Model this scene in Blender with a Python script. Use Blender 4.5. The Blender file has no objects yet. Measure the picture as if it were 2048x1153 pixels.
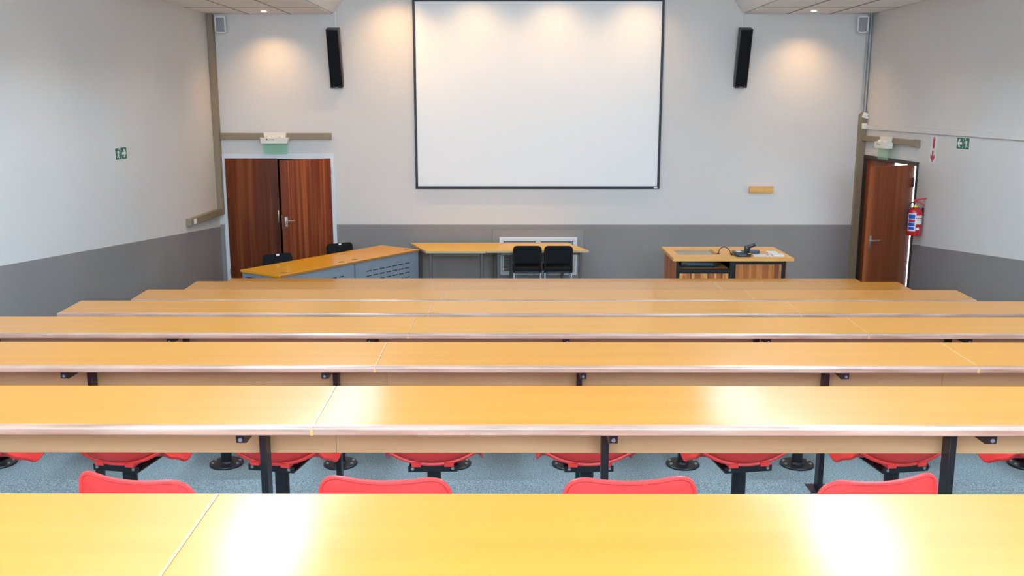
import bpy, bmesh, math, random
from mathutils import Matrix, Vector
random.seed(7)
S = bpy.context.scene
C = S.collection
PI = math.pi

# ------------------------------------------------------------------ camera, world, light, exposure
CAM_Z = 2.77
cam_d = bpy.data.cameras.new('camera')
cam_d.sensor_width = 36.0
cam_d.lens = 1893.0 / 2048.0 * 36.0
cam_d.clip_start = 0.05
cam = bpy.data.objects.new('camera', cam_d)
cam.location = (0, 0, CAM_Z)
cam.rotation_euler = (PI / 2 - 0.1923, 0, 0.0034)
C.objects.link(cam)
S.camera = cam

world = bpy.data.worlds.new('daylight_sky')
S.world = world
world.use_nodes = True
bg = world.node_tree.nodes['Background']
bg.inputs['Color'].default_value = (0.86, 0.93, 1.0, 1)
bg.inputs['Strength'].default_value = 5.0

DAY_COL = (0.55, 0.77, 1.0)
def area_light(name, loc, rot, sx, sy, watts, col):
    ld = bpy.data.lights.new(name, 'AREA')
    ld.shape = 'RECTANGLE'; ld.size = sx; ld.size_y = sy
    ld.energy = watts; ld.color = col
    o = bpy.data.objects.new(name, ld)
    o.location = loc; o.rotation_euler = rot
    C.objects.link(o)
    return o
BACK_Y = -1.6
WINDOWS = [(-2.6, 2.5), (0.33, 2.5), (3.26, 2.5)]
for wx, ww in WINDOWS:      # daylight entering through the three windows in the wall behind the camera
    area_light('window_daylight', (wx, BACK_Y - 0.14, 3.65), (PI / 2, 0, 0), ww, 1.4, 240, DAY_COL)

PANEL_STRENGTH = 22.0       # fluorescent ceiling panels
PANEL_COL = (0.58, 0.80, 1.0)
SPOT_W = 60.0               # warm downlights along the front wall
SPOT_COL = (1.0, 0.61, 0.27)

vs = S.view_settings
vs.view_transform = 'Standard'
vs.look = 'None'
vs.exposure = 0.08
vs.gamma = 1.0
vs.use_curve_mapping = False

# ------------------------------------------------------------------ materials
MATS = {}
def pm(name, col, rough=0.5, metal=0.0, coat=0.0, coat_rough=0.05, spec=0.5, emit=None, estr=0.0):
    m = bpy.data.materials.new(name); m.use_nodes = True
    b = m.node_tree.nodes['Principled BSDF']
    b.inputs['Base Color'].default_value = (*col, 1)
    b.inputs['Roughness'].default_value = rough
    b.inputs['Metallic'].default_value = metal
    b.inputs['Coat Weight'].default_value = coat
    b.inputs['Coat Roughness'].default_value = coat_rough
    b.inputs['Specular IOR Level'].default_value = spec
    if emit:
        b.inputs['Emission Color'].default_value = (*emit, 1)
        b.inputs['Emission Strength'].default_value = estr
    MATS[name] = m
    return m
def nd(m, t, **kw):
    n = m.node_tree.nodes.new(t)
    for k, v in kw.items(): setattr(n, k, v)
    return n
def lk(m, a, b): m.node_tree.links.new(a, b)
def bsdf(m): return m.node_tree.nodes['Principled BSDF']
def noise_col(m, c0, c1, scale=(1, 1, 1), nscale=5.0, detail=4.0, lo=0.3, hi=0.7, bump=0.0, bdist=0.01, distort=0.0):
    tc = nd(m, 'ShaderNodeTexCoord'); mp = nd(m, 'ShaderNodeMapping')
    mp.inputs['Scale'].default_value = scale
    lk(m, tc.outputs['Object'], mp.inputs['Vector'])
    nz = nd(m, 'ShaderNodeTexNoise')
    nz.inputs['Scale'].default_value = nscale; nz.inputs['Detail'].default_value = detail
    nz.inputs['Distortion'].default_value = distort
    lk(m, mp.outputs['Vector'], nz.inputs['Vector'])
    rp = nd(m, 'ShaderNodeValToRGB')
    rp.color_ramp.elements[0].position = lo; rp.color_ramp.elements[0].color = (*c0, 1)
    rp.color_ramp.elements[1].position = hi; rp.color_ramp.elements[1].color = (*c1, 1)
    lk(m, nz.outputs['Fac'], rp.inputs['Fac'])
    lk(m, rp.outputs['Color'], bsdf(m).inputs['Base Color'])
    if bump:
        bp = nd(m, 'ShaderNodeBump')
        bp.inputs['Strength'].default_value = bump; bp.inputs['Distance'].default_value = bdist
        lk(m, nz.outputs['Fac'], bp.inputs['Height'])
        lk(m, bp.outputs['Normal'], bsdf(m).inputs['Normal'])
    return rp

PAINT = (0.72, 0.675, 0.635)
DADO = (0.275, 0.247, 0.235)
def wall_mat(name, z_at, slope, y_ref):
    """pale paint above, grey paint below a line z = z_at + slope*(y_ref - y)"""
    m = pm(name, PAINT, 0.55, spec=0.35)
    tc = nd(m, 'ShaderNodeTexCoord'); sp = nd(m, 'ShaderNodeSeparateXYZ')
    lk(m, tc.outputs['Object'], sp.inputs[0])
    a = nd(m, 'ShaderNodeMath', operation='MULTIPLY_ADD')
    lk(m, sp.outputs['Y'], a.inputs[0]); a.inputs[1].default_value = -slope; a.inputs[2].default_value = z_at + slope * y_ref
    nz = nd(m, 'ShaderNodeTexNoise'); nz.inputs['Scale'].default_value = 0.8; nz.inputs['Detail'].default_value = 3
    lk(m, tc.outputs['Object'], nz.inputs['Vector'])
    g = nd(m, 'ShaderNodeMath', operation='LESS_THAN')
    lk(m, sp.outputs['Z'], g.inputs[0]); lk(m, a.outputs[0], g.inputs[1])
    r1 = nd(m, 'ShaderNodeValToRGB')
    r1.color_ramp.elements[0].position = 0.35; r1.color_ramp.elements[0].color = (*[c * 0.97 for c in PAINT], 1)
    r1.color_ramp.elements[1].position = 0.65; r1.color_ramp.elements[1].color = (*PAINT, 1)
    r2 = nd(m, 'ShaderNodeValToRGB')
    r2.color_ramp.elements[0].position = 0.35; r2.color_ramp.elements[0].color = (*[c * 0.92 for c in DADO], 1)
    r2.color_ramp.elements[1].position = 0.65; r2.color_ramp.elements[1].color = (*[c * 1.05 for c in DADO], 1)
    lk(m, nz.outputs['Fac'], r1.inputs[0]); lk(m, nz.outputs['Fac'], r2.inputs[0])
    mx = nd(m, 'ShaderNodeMix', data_type='RGBA')
    lk(m, g.outputs[0], mx.inputs['Factor']); lk(m, r1.outputs[0], mx.inputs['A']); lk(m, r2.outputs[0], mx.inputs['B'])
    lk(m, mx.outputs['Result'], bsdf(m).inputs['Base Color'])
    n2 = nd(m, 'ShaderNodeTexNoise'); n2.inputs['Scale'].default_value = 60
    lk(m, tc.outputs['Object'], n2.inputs['Vector'])
    bp = nd(m, 'ShaderNodeBump'); bp.inputs['Strength'].default_value = 0.06; bp.inputs['Distance'].default_value = 0.004
    lk(m, n2.outputs['Fac'], bp.inputs['Height']); lk(m, bp.outputs['Normal'], bsdf(m).inputs['Normal'])
    return m
wall_mat('paint_front', 1.005, 0.0, 14.0)
wall_mat('paint_left', 0.972, 0.0725, 14.0)
wall_mat('paint_right', 1.015, 0.0855, 11.86)
pm('plain_paint', PAINT, 0.6)
pm('dado_paint', DADO, 0.5)
m = pm('carpet', (0.2, 0.22, 0.21), 0.95, spec=0.1)
noise_col(m, (0.15, 0.192, 0.200), (0.43, 0.51, 0.52), nscale=160, detail=3, lo=0.35, hi=0.65, bump=0.6, bdist=0.004)
m = pm('ceiling_tile', (0.62, 0.58, 0.53), 0.9, spec=0.2)
noise_col(m, (0.86, 0.84, 0.81), (0.91, 0.89, 0.86), nscale=3, detail=5, bump=0.0)
pm('ceiling_plaster', (0.84, 0.82, 0.79), 0.8)
pm('tile_grid', (0.36, 0.31, 0.26), 0.6)

m = pm('desk_veneer', (0.62, 0.30, 0.07), 0.5, coat=0.8, coat_rough=0.18, spec=0.3)
noise_col(m, (0.585, 0.222, 0.018), (0.63, 0.250, 0.024), scale=(0.3, 5, 5), nscale=3, detail=6, lo=0.3, hi=0.7)
m = pm('desk_lipping', (0.36, 0.20, 0.13), 0.3, coat=0.5, coat_rough=0.2)
noise_col(m, (0.30, 0.165, 0.11), (0.55, 0.35, 0.26), scale=(0.5, 6, 6), nscale=5, detail=6, lo=0.3, hi=0.75)
m = pm('seam_filler', (0.62, 0.33, 0.11), 0.3, coat=0.5, coat_rough=0.15)
m = pm('panel_wood', (0.42, 0.24, 0.13), 0.5)
noise_col(m, (0.52, 0.28, 0.125), (0.60, 0.34, 0.16), scale=(0.5, 5, 5), nscale=4, detail=5)
pm('black_steel', (0.012, 0.013, 0.016), 0.35, spec=0.5)
pm('bolt_steel', (0.75, 0.75, 0.74), 0.3, metal=1.0)
pm('dull_steel', (0.16, 0.17, 0.19), 0.5)
pm('red_plastic', (0.80, 0.048, 0.042), 0.33, spec=0.5)
pm('teacher_top', (0.62, 0.26, 0.02), 0.35, coat=0.3, coat_rough=0.12)
noise_col(MATS['teacher_top'], (0.80, 0.33, 0.008), (0.88, 0.39, 0.012), scale=(6, 0.4, 6), nscale=4, detail=5)
pm('teacher_edge', (0.36, 0.17, 0.04), 0.4)
pm('table_top', (0.72, 0.38, 0.09), 0.4, coat=0.25, coat_rough=0.12)
noise_col(MATS['table_top'], (0.92, 0.46, 0.035), (0.95, 0.52, 0.05), scale=(0.4, 6, 6), nscale=4, detail=5)
pm('table_edge', (0.62, 0.45, 0.26), 0.5)
pm('blue_grey_steel', (0.235, 0.275, 0.32), 0.45)
pm('slot_dark', (0.01, 0.01, 0.012), 0.8)
pm('grey_tube', (0.13, 0.125, 0.115), 0.4)
pm('black_fabric', (0.010, 0.011, 0.013), 0.85, spec=0.2)
pm('chrome_leg', (0.42, 0.50, 0.55), 0.3, metal=0.7)
pm('black_plastic', (0.010, 0.010, 0.012), 0.4)
pm('white_plastic', (0.80, 0.79, 0.76), 0.4)
pm('white_paint', (0.74, 0.76, 0.78), 0.4)
pm('cream_plastic', (0.80, 0.75, 0.65), 0.4)
pm('trunking', (0.285, 0.22, 0.14), 0.5)
pm('grey_pipe', (0.42, 0.43, 0.43), 0.4)
pm('door_edge', (0.22, 0.12, 0.05), 0.6)
pm('brass', (0.55, 0.38, 0.14), 0.35, metal=1.0)
pm('satin_metal', (0.62, 0.61, 0.59), 0.3, metal=1.0)
pm('dark_frame', (0.035, 0.018, 0.010), 0.5)
pm('screen_fabric', (0.90, 0.895, 0.885), 0.85, spec=0.1)
pm('screen_frame', (0.014, 0.018, 0.028), 0.5)
pm('speaker_grille', (0.30, 0.30, 0.32), 0.7)
pm('speaker_mesh', (0.006, 0.007, 0.009), 0.75, spec=0.2)
pm('speaker_body', (0.035, 0.030, 0.030), 0.45)
pm('sign_green', (0.0, 0.13, 0.065), 0.4)
pm('sign_red', (0.50, 0.012, 0.028), 0.4)
pm('sign_white', (0.78, 0.78, 0.76), 0.4)
pm('sign_blue', (0.012, 0.08, 0.40), 0.4)
pm('extinguisher_red', (0.52, 0.012, 0.018), 0.22, coat=0.4)
pm('collar_yellow', (0.72, 0.66, 0.03), 0.4)
pm('light_wood', (0.56, 0.31, 0.12), 0.45)
noise_col(MATS['light_wood'], (0.74, 0.36, 0.085), (0.88, 0.48, 0.14), scale=(0.6, 9, 9), nscale=4, detail=6)
for i, c in enumerate([(0.42, 0.125, 0.028), (0.60, 0.22, 0.055), (0.28, 0.070, 0.020), (0.72, 0.33, 0.09), (0.48, 0.15, 0.034)]):
    mm = pm('strip_wood_%d' % i, c, 0.4)
    noise_col(mm, [k * 0.85 for k in c], [min(1, k * 1.15) for k in c], scale=(20, 20, 1.2), nscale=3, detail=5)
pm('display_glass', (0.23, 0.25, 0.25), 0.12, spec=0.5)
pm('equipment', (0.02, 0.022, 0.025), 0.35)
pm('equipment_blue', (0.06, 0.10, 0.15), 0.4)
pm('paper_white', (0.78, 0.78, 0.80), 0.6)
pm('mic_cable', (0.05, 0.015, 0.015), 0.4)
pm('concrete', (0.55, 0.55, 0.53), 0.9)
pm('void_dark', (0.02, 0.02, 0.02), 0.9)
pm('lamp_panel', (0.9, 0.9, 0.9), 0.5, emit=PANEL_COL, estr=PANEL_STRENGTH)
pm('lamp_panel_dim', (0.9, 0.9, 0.9), 0.5, emit=PANEL_COL, estr=PANEL_STRENGTH * 0.45)
pm('lamp_spot', (0.9, 0.9, 0.9), 0.5, emit=(1.0, 0.86, 0.66), estr=14.0)

def door_mat(name, c0, c1, c2, bands, fine):
    m = pm(name, c1, 0.5, spec=0.2)
    tc = nd(m, 'ShaderNodeTexCoord'); mp = nd(m, 'ShaderNodeMapping')
    mp.inputs['Scale'].default_value = (bands, 1, 0.32)
    lk(m, tc.outputs['Object'], mp.inputs['Vector'])
    n1 = nd(m, 'ShaderNodeTexNoise'); n1.inputs['Scale'].default_value = 1.0; n1.inputs['Detail'].default_value = 3
    lk(m, mp.outputs['Vector'], n1.inputs['Vector'])
    mp2 = nd(m, 'ShaderNodeMapping'); mp2.inputs['Scale'].default_value = (fine, 1, 0.6)
    lk(m, tc.outputs['Object'], mp2.inputs['Vector'])
    n2 = nd(m, 'ShaderNodeTexNoise'); n2.inputs['Scale'].default_value = 1.0; n2.inputs['Detail'].default_value = 5
    lk(m, mp2.outputs['Vector'], n2.inputs['Vector'])
    ad = nd(m, 'ShaderNodeMath', operation='MULTIPLY_ADD')
    lk(m, n2.outputs['Fac'], ad.inputs[0]); ad.inputs[1].default_value = 0.35
    sc = nd(m, 'ShaderNodeMath', operation='MULTIPLY'); lk(m, n1.outputs['Fac'], sc.inputs[0]); sc.inputs[1].default_value = 0.65
    lk(m, sc.outputs[0], ad.inputs[2])
    rp = nd(m, 'ShaderNodeValToRGB'); e = rp.color_ramp.elements
    e[0].position = 0.36; e[0].color = (*c0, 1); e[1].position = 0.62; e[1].color = (*c2, 1)
    k = e.new(0.5); k.color = (*c1, 1)
    lk(m, ad.outputs[0], rp.inputs[0]); lk(m, rp.outputs[0], bsdf(m).inputs['Base Color'])
    return m
door_mat('door_wood_dark', (0.095, 0.019, 0.006), (0.165, 0.036, 0.011), (0.25, 0.066, 0.020), 9, 70)
door_mat('door_wood_red', (0.16, 0.028, 0.010), (0.21, 0.044, 0.014), (0.37, 0.098, 0.026), 22, 50)
door_mat('door_wood_brown', (0.19, 0.042, 0.015), (0.25, 0.060, 0.020), (0.33, 0.090, 0.030), 10, 70)

m = bpy.data.materials.new('green_acrylic'); m.use_nodes = True; MATS['green_acrylic'] = m
b = bsdf(m); b.inputs['Base Color'].default_value = (0.50, 0.80, 0.62, 1); b.inputs['Roughness'].default_value = 0.15
tr = nd(m, 'ShaderNodeBsdfTransparent'); tr.inputs[0].default_value = (0.84, 0.97, 0.89, 1)
mx = nd(m, 'ShaderNodeMixShader'); mx.inputs[0].default_value = 0.22
lk(m, tr.outputs[0], mx.inputs[1]); lk(m, b.outputs[0], mx.inputs[2])
lk(m, mx.outputs[0], m.node_tree.nodes['Material Output'].inputs[0])
m = bpy.data.materials.new('window_glass'); m.use_nodes = True; MATS['window_glass'] = m
b = bsdf(m); b.inputs['Base Color'].default_value = (0.9, 0.95, 0.95, 1); b.inputs['Roughness'].default_value = 0.02
tr = nd(m, 'ShaderNodeBsdfTransparent')
mx = nd(m, 'ShaderNodeMixShader'); mx.inputs[0].default_value = 0.06
lk(m, tr.outputs[0], mx.inputs[1]); lk(m, b.outputs[0], mx.inputs[2])
lk(m, mx.outputs[0], m.node_tree.nodes['Material Output'].inputs[0])

# ------------------------------------------------------------------ mesh helpers
def B(): return bmesh.new()
def box(bm, x0, x1, y0, y1, z0, z1, bev=0.0, seg=2, M=None):
    vv = [bm.verts.new(p) for p in ((x0,y0,z0),(x1,y0,z0),(x1,y1,z0),(x0,y1,z0),(x0,y0,z1),(x1,y0,z1),(x1,y1,z1),(x0,y1,z1))]
    ff = [bm.faces.new([vv[i] for i in q]) for q in ((3,2,1,0),(4,5,6,7),(0,1,5,4),(1,2,6,5),(2,3,7,6),(3,0,4,7))]
    vs_ = vv
    if bev > 0:
        ed = list({e for f in ff for e in f.edges})
        r = bmesh.ops.bevel(bm, geom=ed, offset=bev, segments=seg, affect='EDGES', profile=0.5)
        vs_ = list({v for f in r['faces'] for v in f.verts} | {v for f in ff if f.is_valid for v in f.verts})
    if M is not None: bmesh.ops.transform(bm, matrix=M, verts=[v for v in vs_ if v.is_valid])
    return bm
def prism(bm, pts, a, b_, plane='YZ'):
    """extrude polygon pts along the third axis from a to b_"""
    def mk3(p, t):
        if plane == 'YZ': return (t, p[0], p[1])
        if plane == 'XZ': return (p[0], t, p[1])
        return (p[0], p[1], t)
    A = [bm.verts.new(mk3(p, a)) for p in pts]; D = [bm.verts.new(mk3(p, b_)) for p in pts]
    n = len(pts)
    fs = [bm.faces.new(A), bm.faces.new(D[::-1])]
    for i in range(n): fs.append(bm.faces.new((A[i], D[i], D[(i+1) % n], A[(i+1) % n])))
    bmesh.ops.recalc_face_normals(bm, faces=fs)
    return bm
def frame_of(d):
    d = d.normalized(); u = Vector((0, 0, 1)) if abs(d.z) < 0.95 else Vector((1, 0, 0))
    a = d.cross(u).normalized(); return a, d.cross(a).normalized()
def cyl(bm, p0, p1, r, seg=16, r2=None):
    p0, p1 = Vector(p0), Vector(p1); a, b_ = frame_of(p1 - p0); r2 = r if r2 is None else r2
    A = []; D = []
    for i in range(seg):
        t = 2 * PI * i / seg; o = a * math.cos(t) + b_ * math.sin(t)
        A.append(bm.verts.new(p0 + o * r)); D.append(bm.verts.new(p1 + o * r2))
    fs = [bm.faces.new(A), bm.faces.new(D[::-1])]
    for i in range(seg): fs.append(bm.faces.new((A[i], D[i], D[(i+1) % seg], A[(i+1) % seg])))
    bmesh.ops.recalc_face_normals(bm, faces=fs)
    return bm
def tube(bm, pts, r, seg=8, closed=False):
    pts = [Vector(p) for p in pts]; n = len(pts); rings = []; a = None
    for i, p in enumerate(pts):
        d = (pts[(i+1) % n] - pts[i-1]) if closed else (pts[min(i+1, n-1)] - pts[max(i-1, 0)])
        d = d.normalized()
        if a is None: a, _ = frame_of(d)
        a = (a - d * a.dot(d)).normalized(); b_ = d.cross(a)
        rings.append([bm.verts.new(p + (a * math.cos(2*PI*k/seg) + b_ * math.sin(2*PI*k/seg)) * r) for k in range(seg)])
    m_ = n if closed else n - 1; fs = []
    for i in range(m_):
        R, Q = rings[i], rings[(i+1) % n]
        for k in range(seg): fs.append(bm.faces.new((R[k], R[(k+1) % seg], Q[(k+1) % seg], Q[k])))
    if not closed: fs += [bm.faces.new(rings[0][::-1]), bm.faces.new(rings[-1])]
    bmesh.ops.recalc_face_normals(bm, faces=fs)
    return bm
def lathe(bm, prof, seg=24, c=(0, 0, 0)):
    rings = []
    for r, z in prof:
        if r < 1e-6: rings.append([bm.verts.new((c[0], c[1], c[2] + z))])
        else: rings.append([bm.verts.new((c[0] + r*math.cos(2*PI*k/seg), c[1] + r*math.sin(2*PI*k/seg), c[2] + z)) for k in range(seg)])
    fs = []
    for R, Q in zip(rings[:-1], rings[1:]):
        for k in range(seg):
            k2 = (k+1) % seg
            if len(R) == 1: fs.append(bm.faces.new((R[0], Q[k], Q[k2])))
            elif len(Q) == 1: fs.append(bm.faces.new((R[k], R[k2], Q[0])))
            else: fs.append(bm.faces.new((R[k], R[k2], Q[k2], Q[k])))
    bmesh.ops.recalc_face_normals(bm, faces=fs)
    return bm
def mesh_of(name, bm, mat):
    me = bpy.data.meshes.new(name); bm.to_mesh(me); bm.free()
    me.materials.append(MATS[mat])
    for p in me.polygons: p.use_smooth = True
    me.set_sharp_from_angle(angle=math.radians(38))
    return me
def obj(name, bm, mat, parent=None, loc=None, rot=None):
    me = bm if isinstance(bm, bpy.types.Mesh) else mesh_of(name, bm, mat)
    o = bpy.data.objects.new(name, me); C.objects.link(o)
    if parent is not None: o.parent = parent
    if loc is not None: o.location = loc
    if rot is not None: o.rotation_euler = rot
    return o
def tag(o, label, cat, group=None):
    o['label'] = label; o['category'] = cat
    if group: o['group'] = group
    return o
def thing(name, label, cat, loc=(0, 0, 0), rz=0.0, group=None):
    o = bpy.data.objects.new(name, None); C.objects.link(o); o.empty_display_size = 0.1
    o.location = loc; o.rotation_euler = (0, 0, rz)
    return tag(o, label, cat, group)
def struct(o): o['kind'] = 'structure'; return o
def copy_tree(o, parent=None):
    c = o.copy(); C.objects.link(c); c.parent = parent
    for ch in list(o.children): copy_tree(ch, c)
    return c

# ------------------------------------------------------------------ room data (metres; front floor z = 0, front wall y = 14)
XL, XR, WY = -4.39, 5.09, 14.0
ZC, ZT = 4.04, 4.55           # side ceiling, raised centre ceiling
BL, BR = -2.588, 3.237        # lower edges of the bulkhead
ROWS = {}                     # k: far edge y, far edge z, floor z
for k in range(1, 8):
    i = 7 - k
    ROWS[k] = [1.9103 + 1.3271 * i, 1.9509 - 0.1722 * i, 0]
ROWS[0] = [11.10, 0.727, 0]
ROWS[7][1] -= 0.003; ROWS[6][1] += 0.006
for k in range(1, 8): ROWS[k][2] = 1.9509 - 0.1722 * (7 - k) - 0.74
def edge(k): return ROWS[k][0] + 0.03

# floor with tiers
bm = B(); prof = [(BACK_Y, -0.2), (BACK_Y, ROWS[7][2])]
for k in range(7, 0, -1):
    prof.append((edge(k), ROWS[k][2])); prof.append((edge(k), ROWS[k-1][2] if k > 1 else 0.0))
prof += [(WY + 0.2, 0.0), (WY + 0.2, -0.2)]
prism(bm, prof, XL - 0.2, XR + 0.2)
struct(obj('floor', bm, 'carpet'))
bm = B(); box(bm, XR + 0.2, XR + 8, 6, 20, -0.2, -0.02)
tag(struct(obj('ground', bm, 'concrete')), 'concrete paving outside the open exit door', 'paving')

# walls
DL = (-4.272, -2.706, 2.006)          # left double door opening x0, x1, top
bm = B()
box(bm, XL - 0.2, DL[0], WY, WY + 0.2, 0, ZT + 0.1); box(bm, DL[1], XR + 0.2, WY, WY + 0.2, 0, ZT + 0.1)
box(bm, DL[0], DL[1], WY, WY + 0.2, DL[2], ZT + 0.1)
struct(obj('wall_front', bm, 'paint_front'))
bm = B(); box(bm, XL - 0.2, XL, BACK_Y, WY, 0, ZT + 0.1)
struct(obj('wall_left', bm, 'paint_left'))
DR = (12.03, 13.90, 2.045)            # exit doors in right wall y0, y1, top
bm = B()
box(bm, XR, XR + 0.2, BACK_Y, DR[0], 0, ZT + 0.1); box(bm, XR, XR + 0.2, DR[1], WY, 0, ZT + 0.1)
box(bm, XR, XR + 0.2, DR[0], DR[1], DR[2], ZT + 0.1)
struct(obj('wall_right', bm, 'paint_right'))
bm = B(); xs = [XL - 0.2]
for wx, ww in WINDOWS: xs += [wx - ww/2, wx + ww/2]
xs.append(XR + 0.2)
for i in range(0, len(xs), 2): box(bm, xs[i], xs[i+1], BACK_Y - 0.2, BACK_Y, 0, ZT + 0.1)
for wx, ww in WINDOWS:
    box(bm, wx - ww/2, wx + ww/2, BACK_Y - 0.2, BACK_Y, 0, 2.95); box(bm, wx - ww/2, wx + ww/2, BACK_Y - 0.2, BACK_Y, 4.35, ZT + 0.1)
struct(obj('wall_back', bm, 'plain_paint'))
for n, (wx, ww) in enumerate(WINDOWS):
    bm = B(); x0, x1, z0, z1 = wx - ww/2, wx + ww/2, 2.95, 4.35; y0, y1 = BACK_Y - 0.09, BACK_Y - 0.03
    for a in ((x0, x0+.05, z0, z1), (x1-.05, x1, z0, z1), (x0, x1, z0, z0+.05), (x0, x1, z1-.05, z1), (wx-.025, wx+.025, z0, z1)):
        box(bm, a[0], a[1], y0, y1, a[2], a[3])
    w = struct(obj('window_%d' % (n + 1), bm, 'white_paint'))
    for s in (0, 1):
        bm = B(); box(bm, (x0, wx)[s] + .03, (wx, x1)[s] - .03, BACK_Y - .065, BACK_Y - .06, z0 + .03, z1 - .03)
        obj('pane', bm, 'window_glass', w)

# ceiling: slab, raised centre, sloped bulkheads, side tiles
bm = B()
sl = 0.70
box(bm, XL - 0.2, XR + 0.2, BACK_Y - 0.2, WY + 0.2, ZT + 0.1, ZT + 0.25)
box(bm, BL + (ZT - ZC) * sl, BR - (ZT - ZC) * sl, BACK_Y, WY, ZT, ZT + 0.1)
prism(bm, [(BL, ZC), (BL + (ZT - ZC) * sl, ZT), (BL + (ZT - ZC) * sl, ZT + 0.1), (BL - 0.02, ZT + 0.1), (BL - 0.02, ZC)], BACK_Y, WY, 'XZ')
prism(bm, [(BR, ZC), (BR - (ZT - ZC) * sl, ZT), (BR - (ZT - ZC) * sl, ZT + 0.1), (BR + 0.02, ZT + 0.1), (BR + 0.02, ZC)], BACK_Y, WY, 'XZ')
ceil = struct(obj('ceiling', bm, 'ceiling_plaster'))
bm = B()
box(bm, XL, BL - 0.02, BACK_Y, WY, ZC + 0.006, ZC + 0.03); box(bm, BR + 0.02, XR, BACK_Y, WY, ZC + 0.006, ZC + 0.03)
obj('tile_grid', bm, 'tile_grid', ceil)
bm = B(); box(bm, -0.291, 0.291, -0.590, 0.590, -0.012, 0.006, bev=0.004, seg=1)
tile = mesh_of('ceiling_tile', bm, 'ceiling_tile')
for sx in (0, 1):
    for i in range(3):
        x = (BL - 0.022 - 0.298 - 0.594 * i) if sx == 0 else (BR + 0.022 + 0.305 + 0.61 * i)
        y = 13.5; n = 0
        while y > BACK_Y + 0.6:
            o = obj('ceiling_tile', tile, None, ceil, (x, y, ZC))
            if n == 0: o.scale = (1, 0.835, 1)
            y -= 1.1 if n == 0 else 1.2
            n += 1

for x in [BL - 0.022 - 0.298 - 0.594 * i - 0.297 for i in (0, 1)] + [BR + 0.022 + 0.305 + 0.61 * i + 0.305 for i in (0, 1)]:
    bm = B(); box(bm, x - 0.011, x + 0.011, BACK_Y + 0.01, WY - 0.005, ZC - 0.016, ZC - 0.0125); obj('grid_bar', bm, 'tile_grid', ceil)
for x0, x1 in ((XL + 0.004, BL - 0.022), (BR + 0.022, XR - 0.004)):
    y = 13.0
    while y > BACK_Y + 0.6:
        bm = B(); box(bm, x0, x1, y - 0.012, y + 0.012, ZC - 0.0155, ZC - 0.0122); obj('grid_bar', bm, 'tile_grid', ceil); y -= 1.2
# corridor behind the left doors (keeps the gap between the leaves dark)
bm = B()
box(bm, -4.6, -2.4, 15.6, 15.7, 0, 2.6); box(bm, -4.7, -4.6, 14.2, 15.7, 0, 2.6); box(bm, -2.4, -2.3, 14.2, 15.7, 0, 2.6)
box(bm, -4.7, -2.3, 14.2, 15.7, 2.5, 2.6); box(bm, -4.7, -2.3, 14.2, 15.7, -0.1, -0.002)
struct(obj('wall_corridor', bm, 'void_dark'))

# ------------------------------------------------------------------ doors
def lever(parent, x, y, z, s, sgn=1):
    """plate with a lever pointing to s*x; face looks toward -y*sgn"""
    bm = B(); box(bm, x - 0.021, x + 0.021, min(y, y - 0.012*sgn), max(y, y - 0.012*sgn), z - 0.095, z + 0.075, bev=0.003)
    h = obj('handle_plate', bm, 'satin_metal', parent)
    bm = B(); cyl(bm, (x, y - 0.008*sgn, z + 0.02), (x, y - 0.055*sgn, z + 0.02), 0.010, 10)
    tube(bm, [(x, y - 0.05*sgn, z + 0.02), (x + s*0.03, y - 0.056*sgn, z + 0.02), (x + s*0.08, y - 0.056*sgn, z + 0.016), (x + s*0.115, y - 0.054*sgn, z + 0.018)], 0.009, 8)
    cyl(bm, (x, y - 0.010*sgn, z - 0.055), (x, y - 0.016*sgn, z - 0.055), 0.012, 10)
    obj('lever_handle', bm, 'satin_metal', parent)
d1 = bpy.data.objects.new('door_1', None); C.objects.link(d1); d1.location = (0, WY, 0); struct(d1)
bm = B(); fx0, fx1, ft = DL
box(bm, fx0 + 0.001, fx0 + 0.03, -0.012, 0.19, 0, ft - 0.001); box(bm, fx1 - 0.03, fx1 - 0.001, -0.012, 0.19, 0, ft - 0.001)
box(bm, fx0 + 0.03, fx1 - 0.03, -0.012, 0.19, ft - 0.03, ft - 0.001)
box(bm, fx0 - 0.05, fx0 + 0.001, -0.014, -0.001, 0, ft + 0.045); box(bm, fx1 - 0.001, fx1 + 0.05, -0.014, -0.001, 0, ft + 0.045)
box(bm, fx0 + 0.001, fx1 - 0.001, -0.014, -0.001, ft - 0.001, ft + 0.045)
obj('door_frame', bm, 'white_paint', d1)
fx0 += 0.004; fx1 -= 0.004
LW = 0.768
bm = B(); box(bm, 0, LW, 0, 0.04, 0.01, 1.985, bev=0.002)
l1 = obj('door_leaf', bm, 'door_wood_dark', d1, (fx0, -0.018, 0))
bm = B(); box(bm, LW - 0.003, LW + 0.002, -0.002, 0.03, 0.015, 1.98); obj('edge_strip', bm, 'door_edge', l1)
bm = B(); box(bm, LW - 0.022, LW - 0.002, -0.012, -0.006, 1.04, 1.22, bev=0.003); box(bm, LW - 0.018, LW - 0.006, -0.020, -0.012, 1.11, 1.15); obj('flush_bolt', bm, 'brass', l1)
for z in (0.25, 1.75):
    bm = B(); cyl(bm, (0.0, -0.006, z), (0.0, -0.006, z + 0.1), 0.008, 10); obj('hinge', bm, 'satin_metal', l1)
bm = B(); box(bm, -0.785, 0, 0, 0.04, 0.01, 1.984, bev=0.002)
l2 = obj('door_leaf', bm, 'door_wood_red', d1, (fx1, -0.022, 0), (0, 0, math.radians(37.5)))
lever(l2, -0.735, 0.0, 1.10, 1)
bm = B(); box(bm, -0.7875, -0.785, 0.008, 0.032, 1.0, 1.2); obj('lock_plate', bm, 'satin_metal', l2)
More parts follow.
